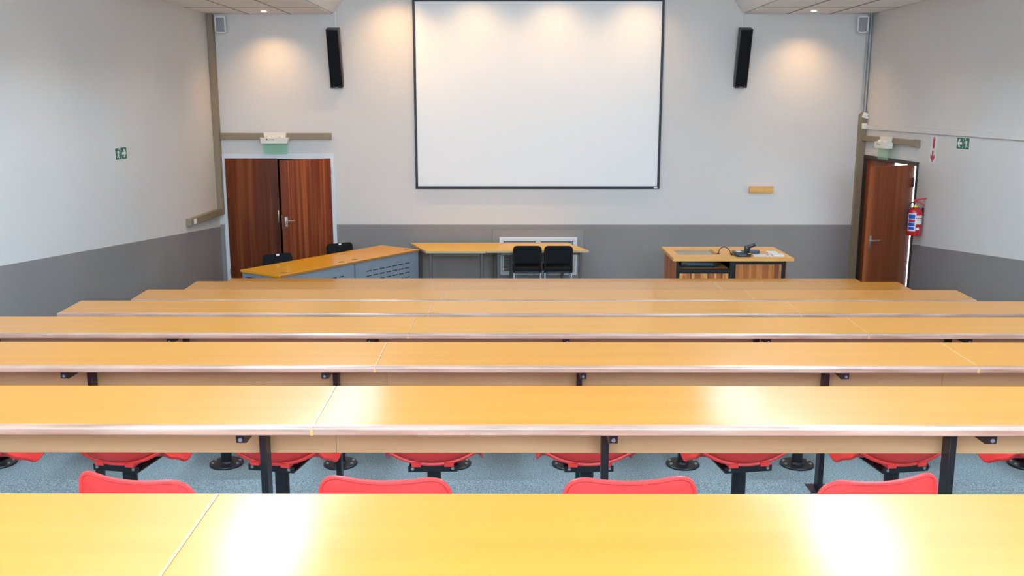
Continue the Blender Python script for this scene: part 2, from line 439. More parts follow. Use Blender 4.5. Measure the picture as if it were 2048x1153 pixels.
for z in (0.25, 1.75):
    bm = B(); cyl(bm, (0.004, -0.004, z), (0.004, -0.004, z + 0.1), 0.008, 10); obj('hinge', bm, 'satin_metal', l2)

d2 = bpy.data.objects.new('door_2', None); C.objects.link(d2); d2.location = (XR, 0, 0); struct(d2)
bm = B(); y0, y1, zt = DR
box(bm, -0.02, 0.19, y0 + 0.001, y0 + 0.03, 0, zt - 0.001); box(bm, -0.02, 0.19, y1 - 0.03, y1 - 0.001, 0, zt - 0.001)
box(bm, -0.02, 0.19, y0 + 0.03, y1 - 0.03, zt - 0.05, zt - 0.001)
obj('door_frame', bm, 'dark_frame', d2)
bm = B(); box(bm, 0, 0.93, 0, 0.04, 0.01, 1.985, bev=0.002)          # closed far leaf, x along the wall
l3 = obj('door_leaf', bm, 'door_wood_brown', d2, (0.02, 13.865, 0), (0, 0, -PI/2))
bm = B(); box(bm, 0.86, 0.90, -0.010, 0, 1.0, 1.19, bev=0.003); cyl(bm, (0.88, -0.010, 1.13), (0.88, -0.05, 1.13), 0.01, 8); obj('handle_plate', bm, 'satin_metal', l3)
bm = B(); box(bm, 0.9301, 0.940, -0.004, 0.03, 0.015, 1.98); obj('edge_strip', bm, 'dark_frame', l3)
bm = B(); box(bm, 0, 0.86, -0.02, 0.02, 0.01, 2.0, bev=0.002)        # open near leaf
# leaf points from hinge into the room, turned past the perpendicular
l4 = obj('door_leaf', bm, 'door_wood_brown', d2, (-0.045, 12.08, 0.012), (0, 0, math.radians(180 + 34)))
# face toward the camera is local +y
bm = B(); box(bm, 0.79, 0.832, 0.02, 0.032, 0.99, 1.16, bev=0.003); obj('handle_plate', bm, 'satin_metal', l4)
bm = B(); cyl(bm, (0.811, 0.028, 1.10), (0.811, 0.075, 1.10), 0.010, 10)
tube(bm, [(0.811, 0.07, 1.10), (0.78, 0.076, 1.10), (0.73, 0.076, 1.096), (0.695, 0.074, 1.10)], 0.009, 8)
obj('lever_handle', bm, 'satin_metal', l4)
for z in (0.25, 1.72):
    bm = B(); cyl(bm, (-0.012, 0.012, z), (-0.012, 0.012, z + 0.12), 0.011, 10); box(bm, -0.012, 0.03, 0.020, 0.024, z, z + 0.12)
    obj('hinge', bm, 'black_steel', l4)

# ------------------------------------------------------------------ benches
ORD = ['first', 'second', 'third', 'fourth', 'fifth', 'sixth', 'seventh', 'eighth']
EL, ER = -3.386, 4.052
SEAMS = [EL, -0.6356, 2.1144, ER]
LEGX = [-3.29, -2.085, -0.88, 0.315, 1.525, 2.735, 3.94]
TD, TILT = 0.4023, 0.0331
def bench(k):
    fy, fz, fl = ROWS[k]
    t = thing('lecture_bench', 'long varnished yellow lecture bench, %s row from the projection screen' % ORD[k], 'bench', (0, fy, fl), 0, 'rows of lecture benches')
    h = fz - fl
    Mt = Matrix.Translation((0, 0, h)) @ Matrix.Rotation(TILT, 4, 'X')
    lip = 0.026
    for i in range(3):
        x0, x1 = SEAMS[i] + (0.0004 if i else 0), SEAMS[i+1] - (0.0004 if i < 2 else 0)
        bm = B(); box(bm, x0, x1, -TD + lip, 0, -0.028, 0, bev=0.0015, seg=1)
        bmesh.ops.transform(bm, matrix=Mt, verts=bm.verts)
        d = obj('desktop', bm, 'desk_veneer', t)
        bm = B(); pr = [(-TD + lip - 0.0003, -0.030), (-TD + 0.004, -0.030), (-TD, -0.026)]
        for a in range(0, 7):
            an = PI - a * (PI/2) / 6
            pr.append((-TD + 0.011 + 0.011 * math.cos(an), -0.011 + 0.011 * math.sin(an)))
        pr.append((-TD + lip - 0.0003, 0.0002))
        prism(bm, pr, x0, x1); bmesh.ops.transform(bm, matrix=Mt, verts=bm.verts)
        obj('edge_lipping', bm, 'desk_lipping', d)
        if i < 2:
            bm = B(); box(bm, x1 - 0.006, x1 + 0.0006, -TD + lip + 0.001, -0.002, -0.002, 0.0001)
            box(bm, x1 - 0.010, x1 + 0.001, -TD - 0.0004, -TD + 0.004, -0.028, -0.010)
            bmesh.ops.transform(bm, matrix=Mt, verts=bm.verts)
            obj('seam_strip', bm, 'seam_filler', d)
        bm = B(); box(bm, x0 + (0 if i else 0.03), x1 - (0 if i < 2 else 0.03), -0.045, -0.027, h - 0.235, h - 0.032, bev=0.001, seg=1)
        obj('front_panel', bm, 'panel_wood', t)
    for x in LEGX:
        bm = B(); box(bm, x - 0.0125, x + 0.0125, -0.105, -0.047, 0.0, h - 0.0345, bev=0.002, seg=1)
        box(bm, x - 0.05, x + 0.05, -0.13, -0.025, 0.0, 0.006)
        obj('leg', bm, 'black_steel', t)
        bm = B()
        prism(bm, [(-0.06, -0.0301), (-TD + 0.042, -0.0301), (-TD + 0.042, -0.070), (-TD + 0.060, -0.078), (-0.06, -0.088)], x - 0.014, x + 0.014)
        bmesh.ops.transform(bm, matrix=Mt, verts=bm.verts)
        bmesh.ops.translate(bm, vec=(-0.0 if k else 0, 0, 0), verts=bm.verts)
        br = obj('bracket', bm, 'black_steel', t)
        bm = B(); cyl(bm, (x, -TD + 0.050, -0.060), (x, -TD + 0.040, -0.060), 0.007, 8)
        bmesh.ops.transform(bm, matrix=Mt, verts=bm.verts)
        obj('bracket_screw', bm, 'dull_steel', br)
    return t
for k in range(8): bench(k)

# ------------------------------------------------------------------ red swivel seats
def cr(p0, p1, p2, p3, t):
    return tuple(0.5 * ((2*b_) + (-a + c) * t + (2*a - 5*b_ + 4*c - d) * t*t + (-a + 3*b_ - 3*c + d) * t**3) for a, b_, c, d in zip(p0, p1, p2, p3))
SHELL = [  # y, z, half width, side drop/rise, side forward, power
    (0.245, 0.398, 0.165, -0.012, -0.020, 3), (0.240, 0.418, 0.190, -0.020, -0.012, 3.5), (0.190, 0.430, 0.206, -0.050, 0.0, 5),
    (0.110, 0.430, 0.210, -0.085, 0.0, 6), (0.050, 0.420, 0.208, -0.045, 0.0, 5), (-0.02, 0.408, 0.203, -0.004, 0.005, 3),
    (-0.065, 0.400, 0.200, 0.040, 0.008, 2.2), (-0.105, 0.402, 0.200, 0.062, 0.020, 2.2), (-0.130, 0.424, 0.199, 0.050, 0.036, 2.2), (-0.143, 0.468, 0.198, 0.018, 0.046, 2),
    (-0.150, 0.540, 0.195, 0.0, 0.046, 2), (-0.153, 0.620, 0.189, 0.0, 0.040, 2), (-0.156, 0.668, 0.182, 0.001, 0.036, 2.2), (-0.159, 0.694, 0.172, 0.003, 0.032, 2.4), (-0.161, 0.709, 0.154, 0.004, 0.028, 2.4), (-0.162, 0.715, 0.128, 0.005, 0.020, 2.2), (-0.1625, 0.716, 0.100, 0.004, 0.012, 2)]
def shell_bm():
    rows = []
    n = len(SHELL)
    for i in range(n - 1):
        for s in range(3):
            rows.append(cr(SHELL[max(i-1, 0)], SHELL[i], SHELL[i+1], SHELL[min(i+2, n-1)], s / 3))
    rows.append(SHELL[-1])
    NU = 16; g = []
    for (y, z, w, dz, dy, p) in rows:
        r = []
        for j in range(NU + 1):
            u = -1 + 2 * j / NU; a = abs(u)
            r.append(Vector((w * u, y + dy * a**2, z + dz * a**p)))
        g.append(r)
    return g
def make_seat():
    t = thing('swivel_seat', 'seat', 'chair', (0, 0, 0))
    g = shell_bm(); bm = B()
    V = [[bm.verts.new(p) for p in r] for r in g]
    for a in range(len(V) - 1):
        for b_ in range(len(V[0]) - 1):
            bm.faces.new((V[a][b_], V[a][b_+1], V[a+1][b_+1], V[a+1][b_]))
    bmesh.ops.recalc_face_normals(bm, faces=bm.faces)
    bmesh.ops.solidify(bm, geom=list(bm.faces), thickness=0.006)
    sh = obj('seat_shell', bm, 'red_plastic', t)
    loop = [r[0] for r in g] + g[-1][1:-1] + [r[-1] for r in reversed(g)] + list(reversed(g[0][1:-1]))
    bm = B(); tube(bm, loop, 0.0065, 6, closed=True)
    obj('rim', bm, 'red_plastic', sh)
    ri = 18; bm = B()
    rr = g[ri + 2]
    path = [Vector((p.x * 0.985, p.y - 0.004, p.z - 0.007)) for p in rr]
    tube(bm, path, 0.0095, 8)
    for s in (-1, 1): box(bm, s*0.07 - 0.02, s*0.07 + 0.02, -0.11, 0.0, 0.384, 0.402)
    obj('seat_rib', bm, 'red_plastic', sh)
    bm = B(); box(bm, -0.105, 0.105, -0.10, 0.10, 0.358, 0.364); box(bm, -0.105, 0.105, -0.10, -0.094, 0.364, 0.384); box(bm, -0.105, 0.105, 0.094, 0.10, 0.364, 0.384)
    mp_ = obj('mount_plate', bm, 'black_steel', t)
    for s in (-1, 1):
        bm = B(); cyl(bm, (s*0.085, -0.1005, 0.374), (s*0.085, -0.106, 0.374), 0.007, 8); obj('bolt', bm, 'bolt_steel', mp_)
    bm = B(); cyl(bm, (0, 0, 0.012), (0, 0, 0.358), 0.031, 20); obj('pedestal', bm, 'black_steel', t)
    bm = B(); lathe(bm, [(0, 0.0), (0.098, 0.0), (0.098, 0.008), (0.094, 0.012), (0.040, 0.013), (0.033, 0.024), (0.0, 0.024)], 32)
    bp = obj('base_plate', bm, 'black_steel', t)
    bm = B(); cyl(bm, (0, 0, 0.012), (0, 0, 0.019), 0.0085, 8); bme = mesh_of('bolt', bm, 'bolt_steel')
    for a in (20, 160, 200, 340):
        obj('bolt', bme, None, bp, (0.076 * math.cos(math.radians(a)), 0.076 * math.sin(math.radians(a)), 0))
    return t
proto = make_seat(); used = False
SPIN = {(6, -1): -14, (6, 0): -3, (6, 1): 3, (6, 2): 12, (5, -4): 12, (5, -3): -12, (5, -2): -10, (5, -1): -12, (5, 0): 2, (5, 1): 2, (5, 2): 9, (5, 3): 10, (5, 4): 12}
for k, ks in ((6, range(-2, 4)), (5, range(-4, 6)), (4, range(-4, 6))):
    for i in ks:
        x = -0.355 + 0.668 * i
        o = copy_tree(proto) if used else proto
        used = True
        o.location = (x, ROWS[k][0] - 0.645, ROWS[k][2]); o.rotation_euler = (0, 0, math.radians(SPIN.get((k, i), 0)))
        sp = SPIN.get((k, i), 0)
        o['label'] = 'red plastic swivel seat at the %s bench from the screen, ' % ORD[k] + ('facing straight ahead' if abs(sp) < 5 else 'turned toward the exit door' if sp < 0 else 'turned toward the double doors')
        o['group'] = 'red swivel seats of the %s row' % ORD[k]

# ------------------------------------------------------------------ projection screen
t = thing('projection_screen', 'large white projection screen with thin dark frame on front wall', 'screen', (0.328, WY, 1.545))
hw, hh, fw = 1.793, 2.69, 0.034
bm = B(); box(bm, -hw + fw, hw - fw, -0.030, -0.012, fw, hh - fw); fab = obj('screen_fabric', bm, 'screen_fabric', t)
for a in ((-hw, -hw + fw, 0, hh), (hw - fw, hw, 0, hh), (-hw + fw, hw - fw, 0, fw), (-hw + fw, hw - fw, hh - fw, hh)):
    bm = B(); box(bm, a[0], a[1], -0.045, -0.002, a[2], a[3], bev=0.003, seg=1); fr = obj('frame_bar', bm, 'screen_frame', t)
bm = B(); box(bm, hw - 0.085, hw - 0.030, -0.0475, -0.0455, 0.008, 0.026); obj('maker_plate', bm, 'white_plastic', t)

# ------------------------------------------------------------------ cable trunking, boxes, pipes
t = thing('cable_trunking', 'tan cable trunking rising in the corner beside double doors', 'trunking', (XL, WY, 0))
bm = B(); box(bm, 0.001, 0.085, -0.101, -0.001, 1.165, ZC - 0.02, bev=0.004, seg=1); obj('vertical_duct', bm, 'trunking', t)
bm = B(); box(bm, 0.001, 0.075, -1.46, -0.102, 1.165, 1.258, bev=0.004, seg=1); obj('wall_duct', bm, 'trunking', t)
bm = B(); box(bm, 0.086, 1.705, -0.055, -0.001, 2.258, 2.352, bev=0.004, seg=1); hd = obj('overdoor_duct', bm, 'trunking', t)
bm = B(); box(bm, 1.10, 1.104, -0.0565, -0.001, 2.257, 2.353); obj('duct_joint', bm, 'tile_grid', hd)
so = thing('wall_socket', 'small white socket on end of tan trunking, left wall', 'socket', (XL + 0.0755, WY - 1.32, 1.212))
bm = B(); box(bm, 0, 0.010, -0.05, 0.05, -0.036, 0.036, bev=0.003); obj('plate', bm, 'white_plastic', so)
bm = B(); box(bm, 0.0101, 0.014, -0.022, 0.022, -0.018, 0.018, bev=0.001, seg=1); obj('switch', bm, 'paper_white', so)
t = thing('cable_trunking', 'tan cable trunking rising in the corner beside exit door', 'trunking', (XR, WY, 0))
bm = B(); prism(bm, [(-0.102, 0.002), (-0.002, 0.002), (-0.002, 2.66), (-0.06, 2.66), (-0.102, 2.615)], -0.085, -0.001, 'XZ'); obj('vertical_duct', bm, 'trunking', t)
bm = B(); box(bm, -0.06, -0.001, -1.96, -0.086, 2.245, 2.318, bev=0.004, seg=1); hd = obj('overdoor_duct', bm, 'trunking', t)
bm = B(); box(bm, -0.065, -0.001, -1.965, -1.83, 2.235, 2.325, bev=0.004, seg=1); obj('duct_end', bm, 'trunking', hd)
for i, (zz, tl) in enumerate(((2.605, 18), (2.455, 0))):
    t = thing(('motion_sensor', 'junction_box')[i], ('tilted white sensor box atop tan corner trunking', 'square white junction box on tan corner trunking')[i], ('sensor', 'box')[i], (XR - 0.045, WY - 0.087, zz))
    t.rotation_euler = (0, math.radians(tl), 0)
    bm = B(); box(bm, -0.036, 0.036, -0.04, 0, -0.041, 0.041, bev=0.006); obj('housing', bm, 'white_plastic', t)
    bm = B()
    if i == 0: box(bm, 0.0, 0.05, -0.06, -0.041, -0.04, -0.005, bev=0.004)
    else: cyl(bm, (0, -0.0405, 0.0), (0, -0.043, 0.0), 0.012, 12)
    obj(('lens', 'cover_screw')[i], bm, ('white_plastic', 'cream_plastic')[i], t)
for i, (dx, r) in enumerate(((0.022, 0.016), (0.062, 0.013))):
    bm = B(); tube(bm, [(XR - dx, WY - 0.03, ZC - 0.01), (XR - dx, WY - 0.03, 3.4), (XR - dx - 0.004, WY - 0.03, 2.8), (XR - dx - 0.004, WY - 0.03, 2.665)], r, 10)
    tag(obj('conduit_pipe', bm, 'grey_pipe'), ('thicker', 'thinner')[i] + ' grey conduit pipe down right front corner from ceiling', 'pipe', 'conduit pipes in the right corner')
bm = B(); box(bm, XR - 0.022, XR - 0.001, 6.0, 13.90, 2.408, 2.474, bev=0.004, seg=1)
tag(obj('wall_conduit', bm, 'plain_paint'), 'wall-coloured mini trunking running along the right wall', 'trunking')

# ------------------------------------------------------------------ emergency exit lights
def exit_light(loc, rz, label):
    t = thing('exit_light', label, 'exit light', loc, rz)
    bm = B(); prism(bm, [(-0.165, 0.075), (0.165, 0.075), (0.150, 0.0), (-0.150, 0.0)], -0.045, 0.0, 'XZ'); obj('backplate', bm, 'cream_plastic', t)
    bm = B(); prism(bm, [(-0.205, 0.0), (0.205, 0.0), (0.188, -0.082), (-0.188, -0.082)], -0.10, -0.005, 'XZ'); bo = obj('housing', bm, 'cream_plastic', t)
    for s in (-0.09, 0.09):
        bm = B(); lathe(bm, [(0.0, 0.03), (0.022, 0.028), (0.034, 0.012), (0.036, 0.0005), (0.0, 0.0005)], 14, (s, -0.07, 0.0)); obj('lamp_cap', bm, 'cream_plastic', t)
    bm = B(); prism(bm, [(-0.115, -0.036), (-0.085, -0.036), (-0.100, -0.014)], -0.1012, -0.1003, 'XZ'); box(bm, -0.08, 0.005, -0.1012, -0.1003, -0.034, -0.027); obj('maker_mark', bm, 'black_plastic', bo)
    bm = B(); box(bm, -0.172, 0.172, -0.056, -0.048, -0.235, -0.083); ac = obj('acrylic_panel', bm, 'green_acrylic', t)
    return t
exit_light((-3.492, WY - 0.0565, 2.289), 0, 'white exit light with green acrylic panel above left double doors')
exit_light((XR - 0.0665, 12.93, 2.265), PI/2 * -1, 'white exit light with green acrylic panel above ajar exit door')

# ------------------------------------------------------------------ speakers
def column_speaker(x, label):
    t = thing('column_speaker', label, 'speaker', (x, 13.93, 3.0), 0, 'black column speakers')
    A = Matrix.Rotation(math.radians(15.5), 4, 'X')
    bm = B(); box(bm, -0.088, 0.088, -0.03, 0.115, 0, 0.83, bev=0.004); bmesh.ops.transform(bm, matrix=A, verts=bm.verts)
    bo = obj('cabinet', bm, 'speaker_body', t)
    bm = B(); box(bm, -0.080, 0.080, -0.036, -0.0301, 0.03, 0.822, bev=0.002, seg=1); bmesh.ops.transform(bm, matrix=A, verts=bm.verts)
    obj('grille', bm, 'speaker_mesh', t)
    bm = B(); box(bm, -0.026, 0.026, -0.033, -0.0301, 0.008, 0.018); bmesh.ops.transform(bm, matrix=A, verts=bm.verts); obj('badge', bm, 'satin_metal', bo)
    bm = B(); cyl(bm, (0, 0.04, 0.80), (0, 0.04, ZC - 3.0 + 0.1), 0.009, 8); obj('drop_conduit', bm, 'white_plastic', t)
    bm = B(); box(bm, -0.03, 0.03, 0.03, 0.069, 0.25, 0.35); box(bm, -0.03, 0.03, 0.0, 0.069, 0.28, 0.32); obj('wall_bracket', bm, 'black_steel', t)
    return t
column_speaker(-2.568, 'black column speaker tilted down between double doors and screen')
column_speaker(3.237, 'black column speaker tilted down on screen side of exit door')
def wall_speaker(x, rz, label):
    t = thing('wall_speaker', label, 'speaker', (x, 13.86, 3.755), rz)
    bm = B()
    prism(bm, [(-0.076, -0.06), (0.076, -0.06), (0.058, 0.07), (-0.058, 0.07)], 0, 0.235, 'XY')
    bmesh.ops.bevel(bm, geom=list(bm.edges), offset=0.018, segments=3, affect='EDGES')
    bo = obj('cabinet', bm, 'white_plastic', t)
    bm = B(); box(bm, -0.056, 0.056, -0.068, -0.058, 0.016, 0.209, bev=0.005); g = obj('grille', bm, 'speaker_grille', t)
    bm = B(); cyl(bm, (0.036, -0.0682, 0.026), (0.036, -0.0705, 0.026), 0.006, 8); obj('badge', bm, 'black_plastic', g)
    bm = B(); box(bm, -0.02, 0.02, 0.06, 0.13, 0.09, 0.13); obj('wall_bracket', bm, 'white_plastic', t)
    return t
wall_speaker(-4.178, math.radians(12), 'small pale speaker under ceiling beside tan trunking')
wall_speaker(4.915, math.radians(-18), 'small pale speaker under ceiling beside grey conduit pipes')

# ------------------------------------------------------------------ signs
def poly(bm, pts, y0, y1): return prism(bm, pts, y0, y1, 'XZ')
def man(bm, cx, cz, s, f):
    """running figure made of flat limbs, f = facing (+1 right)"""
    def limb(a, b_, w):
        d = Vector((b_[0]-a[0], b_[1]-a[1])).normalized(); n = Vector((-d.y, d.x)) * w
        pts = [(a[0]+n.x, a[1]+n.y), (b_[0]+n.x, b_[1]+n.y), (b_[0]-n.x, b_[1]-n.y), (a[0]-n.x, a[1]-n.y)]
        poly(bm, [(cx + f*s*p[0], cz + s*p[1]) for p in pts], -0.0055, -0.0042)
    limb((0.12, 0.20), (-0.06, -0.10), 0.075); limb((0.10, 0.20), (-0.12, 0.16), 0.03); limb((-0.12, 0.16), (-0.19, 0.03), 0.03)
    limb((0.12, 0.16), (0.18, 0.02), 0.03); limb((0.18, 0.02), (0.28, 0.0), 0.03); limb((-0.05, -0.08), (0.10, -0.20), 0.045)
    limb((0.10, -0.20), (0.08, -0.42), 0.04); limb((-0.06, -0.08), (-0.12, -0.28), 0.045); limb((-0.12, -0.28), (-0.30, -0.30), 0.04)
    poly(bm, [(cx + f*s*(0.20 + 0.075*math.cos(a*PI/5)), cz + s*(0.34 + 0.075*math.sin(a*PI/5))) for a in range(10)], -0.0055, -0.0042)
def arrow(bm, cx, cz, s, f):
    P_ = [(-0.42, -0.10), (0.05, -0.10), (-0.12, -0.36), (0.10, -0.36), (0.42, 0.0), (0.10, 0.36), (-0.12, 0.36), (0.05, 0.10), (-0.42, 0.10)]
    poly(bm, [(cx + f*s*p[0], cz + s*p[1]) for p in P_], -0.0055, -0.0042)
def exit_sign(loc, rz, f, label):
    t = thing('exit_sign', label, 'sign', loc, rz)
    bm = B(); box(bm, -0.158, 0.158, -0.003, 0, -0.068, 0.068); obj('backing', bm, 'sign_white', t)
    for s in (-1, 1):
        bm = B(); box(bm, s*0.078 - 0.072, s*0.078 + 0.072, -0.0042, -0.003, -0.063, 0.063); p = obj('green_panel', bm, 'sign_green', t)
        bm = B()
        if s == f: arrow(bm, s*0.078, 0, 0.13, f)
        else: man(bm, s*0.078, 0.005, 0.135, f)
        obj('arrow' if s == f else 'running_man', bm, 'sign_white', p)
    return t
exit_sign((XL + 0.0005, 10.61, 2.228), PI/2, 1, 'green and white running-man exit sign on the left wall')
exit_sign((XR - 0.0005, 10.885, 2.328), -PI/2, -1, 'green and white running-man exit sign on the right wall')
t = thing('fire_sign', 'white sign with red extinguisher pictogram beside exit door', 'sign', (XR - 0.0005, 11.64, 2.31), -PI/2)
bm = B(); box(bm, -0.086, 0.086, -0.003, 0, -0.079, 0.079); obj('backing', bm, 'sign_white', t)
bm = B(); poly(bm, [(-0.026, -0.07), (0.026, -0.07), (0.026, 0.03), (0.014, 0.042), (-0.014, 0.042), (-0.026, 0.03)], -0.0045, -0.003)
poly(bm, [(-0.008, 0.042), (0.008, 0.042), (0.008, 0.066), (-0.008, 0.066)], -0.0045, -0.003); poly(bm, [(-0.05, 0.03), (-0.042, 0.03), (-0.012, 0.058), (-0.012, 0.066)], -0.0045, -0.003)
poly(bm, [(0.05, 0.03), (0.042, 0.03), (0.012, 0.058), (0.012, 0.066)], -0.0045, -0.003)
obj('pictogram', bm, 'sign_red', t)
t = thing('fire_sign', 'white sign with red arrow pointing down above fire extinguisher', 'sign', (XR - 0.0005, 11.65, 2.14), -PI/2)
bm = B(); box(bm, -0.086, 0.086, -0.003, 0, -0.079, 0.079); obj('backing', bm, 'sign_white', t)
bm = B(); poly(bm, [(-0.022, 0.07), (0.022, 0.07), (0.022, 0.0), (0.062, 0.03), (0.055, -0.02), (0.0, -0.07), (-0.055, -0.02), (-0.062, 0.03), (-0.022, 0.0)], -0.0045, -0.003); obj('arrow', bm, 'sign_red', t)

# ------------------------------------------------------------------ fire extinguisher
t = thing('fire_extinguisher', 'red fire extinguisher with yellow collar hung beside exit door', 'extinguisher', (XR - 0.105, 11.78, 1.155))
bm = B(); lathe(bm, [(0, 0), (0.075, 0.0), (0.085, 0.012), (0.088, 0.03), (0.088, 0.285), (0.080, 0.318), (0.055, 0.342), (0.028, 0.352), (0.0, 0.352)], 32); cy = obj('cylinder', bm, 'extinguisher_red', t)
bm = B(); lathe(bm, [(0, 0.350), (0.030, 0.350), (0.030, 0.372), (0.0, 0.372)], 20); obj('collar', bm, 'collar_yellow', t)
bm = B(); lathe(bm, [(0, 0.370), (0.017, 0.370), (0.014, 0.40), (0.018, 0.41), (0, 0.415)], 14); obj('valve', bm, 'satin_metal', t)
R0 = Matrix.Rotation(math.radians(-25), 4, 'Z')
bm = B(); prism(bm, [(-0.02, 0.405), (0.02, 0.418), (0.10, 0.372), (0.108, 0.380), (0.025, 0.432), (-0.02, 0.425)], -0.012, 0.012, 'XZ'); bmesh.ops.transform(bm, matrix=R0, verts=bm.verts); obj('carry_handle', bm, 'extinguisher_red', t)
bm = B(); prism(bm, [(-0.02, 0.427), (0.02, 0.434), (0.12, 0.462), (0.118, 0.472), (0.01, 0.452), (-0.02, 0.440)], -0.012, 0.012, 'XZ'); bmesh.ops.transform(bm, matrix=R0, verts=bm.verts); obj('squeeze_lever', bm, 'extinguisher_red', t)
bm = B(); tube(bm, [(-0.01, 0, 0.405), (-0.05, -0.01, 0.412), (-0.09, -0.01, 0.38), (-0.098, -0.01, 0.30), (-0.097, -0.01, 0.12)], 0.009, 8); obj('hose', bm, 'black_plastic', t)
def wrap(a0, a1, z0, z1, r=0.0888):
    bm = B(); n = 8; A = []; D = []
    for i in range(n + 1):
        a = math.radians(a0 + (a1 - a0) * i / n); A.append(bm.verts.new((r*math.cos(a), r*math.sin(a), z0))); D.append(bm.verts.new((r*math.cos(a), r*math.sin(a), z1)))
    for i in range(n): bm.faces.new((A[i], A[i+1], D[i+1], D[i]))
    return bm
lb = obj('info_label', wrap(195, 258, 0.06, 0.278), 'sign_white', cy)
for i, (z0, z1, mt) in enumerate(((0.215, 0.268, 'sign_blue'), (0.172, 0.205, 'sign_red'), (0.120, 0.165, 'sign_blue'), (0.075, 0.112, 'sign_blue'))):
    bm = wrap(198, 251, z0, z1, 0.0893); pn = obj('info_panel', bm, mt, lb)
for z0, z1, a1 in ((0.225, 0.255, 318), (0.145, 0.215, 318), (0.075, 0.105, 290)):
    obj('text_label', wrap(260, a1, z0, z1, 0.0889), 'sign_white', cy)
bm = wrap(266, 314, 0.196, 0.201, 0.0893); obj('text_line', bm, 'sign_red', cy)
bm = B(); box(bm, 0.089, 0.103, -0.02, 0.02, 0.25, 0.34); obj('wall_hook', bm, 'black_steel', t)

# ------------------------------------------------------------------ small wooden box on the front wall
t = thing('wooden_wall_box', 'small light wooden block mounted on the front wall beside screen', 'box', (3.622, WY, 1.478))
bm = B(); box(bm, -0.175, 0.175, -0.05, -0.001, 0, 0.093, bev=0.003); bo = obj('body', bm, 'light_wood', t)
bm = B(); box(bm, -0.176, 0.176, -0.052, -0.001, 0.0935, 0.101, bev=0.002, seg=1); obj('lid', bm, 'light_wood', t)

# ------------------------------------------------------------------ wall access panel and vent grille
bm = B(); box(bm, -0.338, 1.017, WY - 0.024, WY - 0.0005, 0.002, 0.936, bev=0.004, seg=1)
tag(obj('wall_panel', bm, 'dado_paint'), 'grey painted board on wall around the white vent', 'panel')
t = thing('vent_grille', 'white framed double vent grille low on the front wall', 'vent', (0.3435, WY - 0.025, 0.254))
bm = B(); hw, hh = 0.5775, 0.569
for a in ((-hw, -hw + 0.038, 0, hh), (hw - 0.038, hw, 0, hh), (-hw + 0.038, hw - 0.038, 0, 0.038), (-hw + 0.038, hw - 0.038, hh - 0.038, hh), (-0.016, 0.016, 0.038, hh - 0.038)):
    box(bm, a[0], a[1], -0.03, 0, a[2], a[3])
obj('frame', bm, 'white_paint', t)
for s in (-1, 1):
    x0, x1 = (-hw + 0.039, -0.017) if s < 0 else (0.017, hw - 0.039)
    bm = B(); box(bm, x0, x1, -0.004, 0, 0.039, hh - 0.039); obj('backing', bm, 'slot_dark', t)
    bm = B(); n = 26
    for i in range(1, n): x = x0 + (x1 - x0) * i / n; box(bm, x - 0.0012, x + 0.0012, -0.016, -0.010, 0.039, hh - 0.039)
    for i in range(1, n): z = 0.039 + (hh - 0.078) * i / n; box(bm, x0, x1, -0.0165, -0.0095, z - 0.0012, z + 0.0012)
    gm = obj('grille_mesh', bm, 'white_paint', t); gm['kind'] = 'stuff'
    bm = B()
    for a in ((x0, x0 + 0.022, 0.039, hh - 0.039), (x1 - 0.022, x1, 0.039, hh - 0.039), (x0 + 0.022, x1 - 0.022, 0.039, 0.061), (x0 + 0.022, x1 - 0.022, hh - 0.061, hh - 0.039)):
        box(bm, a[0] + 0.002, a[1] - 0.002, -0.026, -0.018, a[2] + 0.002, a[3] - 0.002)
    obj('inner_frame', bm, 'white_paint', t)

# ------------------------------------------------------------------ teacher desks (angled pair)
ang = math.atan2(2.1, 1.46)
def teacher_desk(loc, label, right):
    L, D, H = 1.275, 0.72, 0.75
    t = thing('teacher_desk', label, 'desk', loc, ang, 'angled teacher desks')     # local x along the desk, y = toward the door side, origin at audience-side left corner
    bm = B(); box(bm, 0, L - 0.003, 0, D, H - 0.028, H, bev=0.002, seg=1); tp = obj('desktop', bm, 'teacher_top', t)
    bm = B(); box(bm, 0.0, L - 0.003, -0.004, 0.0, H - 0.027, H - 0.003); obj('edge_strip', bm, 'teacher_edge', tp)
    for gx in ((0.16, L - 0.14) if not right else (0.10, L - 0.14)):
        bm = B(); lathe(bm, [(0.042, 0.0), (0.042, 0.003), (0.034, 0.004), (0.030, 0.002), (0.030, 0.0005), (0.0, 0.0005)], 20, (gx, 0.11, H)); obj('cable_grommet', bm, 'teacher_edge', tp)
    bm = B(); box(bm, 0.012, L - 0.012, 0.012, 0.030, 0.06, H - 0.031); pn = obj('modesty_panel', bm, 'blue_grey_steel', t)
    bm = B(); box(bm, -0.047, 0.047, -0.0015, 0.002, -0.0055, 0.0055); sm = mesh_of('vent_slot', bm, 'slot_dark')
    for r in range(6):
        for c in range(7): obj('vent_slot', sm, None, pn, (0.26 + 0.128 * c, 0.0115, H - 0.165 - 0.066 * r))
    for x in (0.014, L - 0.054):
        bm = B(); box(bm, x, x + 0.04, D - 0.06, D - 0.02, 0.0, H - 0.030); obj('leg', bm, 'blue_grey_steel', t)
        bm = B(); box(bm, x, x + 0.04, 0.031, 0.07, 0.0, H - 0.030); obj('leg', bm, 'blue_grey_steel', t)
        bm = B(); box(bm, x, x + 0.04, 0.0705, D - 0.0605, H - 0.080, H - 0.030); obj('side_rail', bm, 'blue_grey_steel', t)
    return t
ux, uy = math.cos(ang), math.sin(ang)
p0 = (-2.815, 11.135, 0)
teacher_desk(p0, 'orange topped steel teacher desk, the one nearer the benches', False)
teacher_desk((p0[0] + ux*1.278, p0[1] + uy*1.278, 0), 'orange topped steel teacher desk, the one nearer the front wall', True)

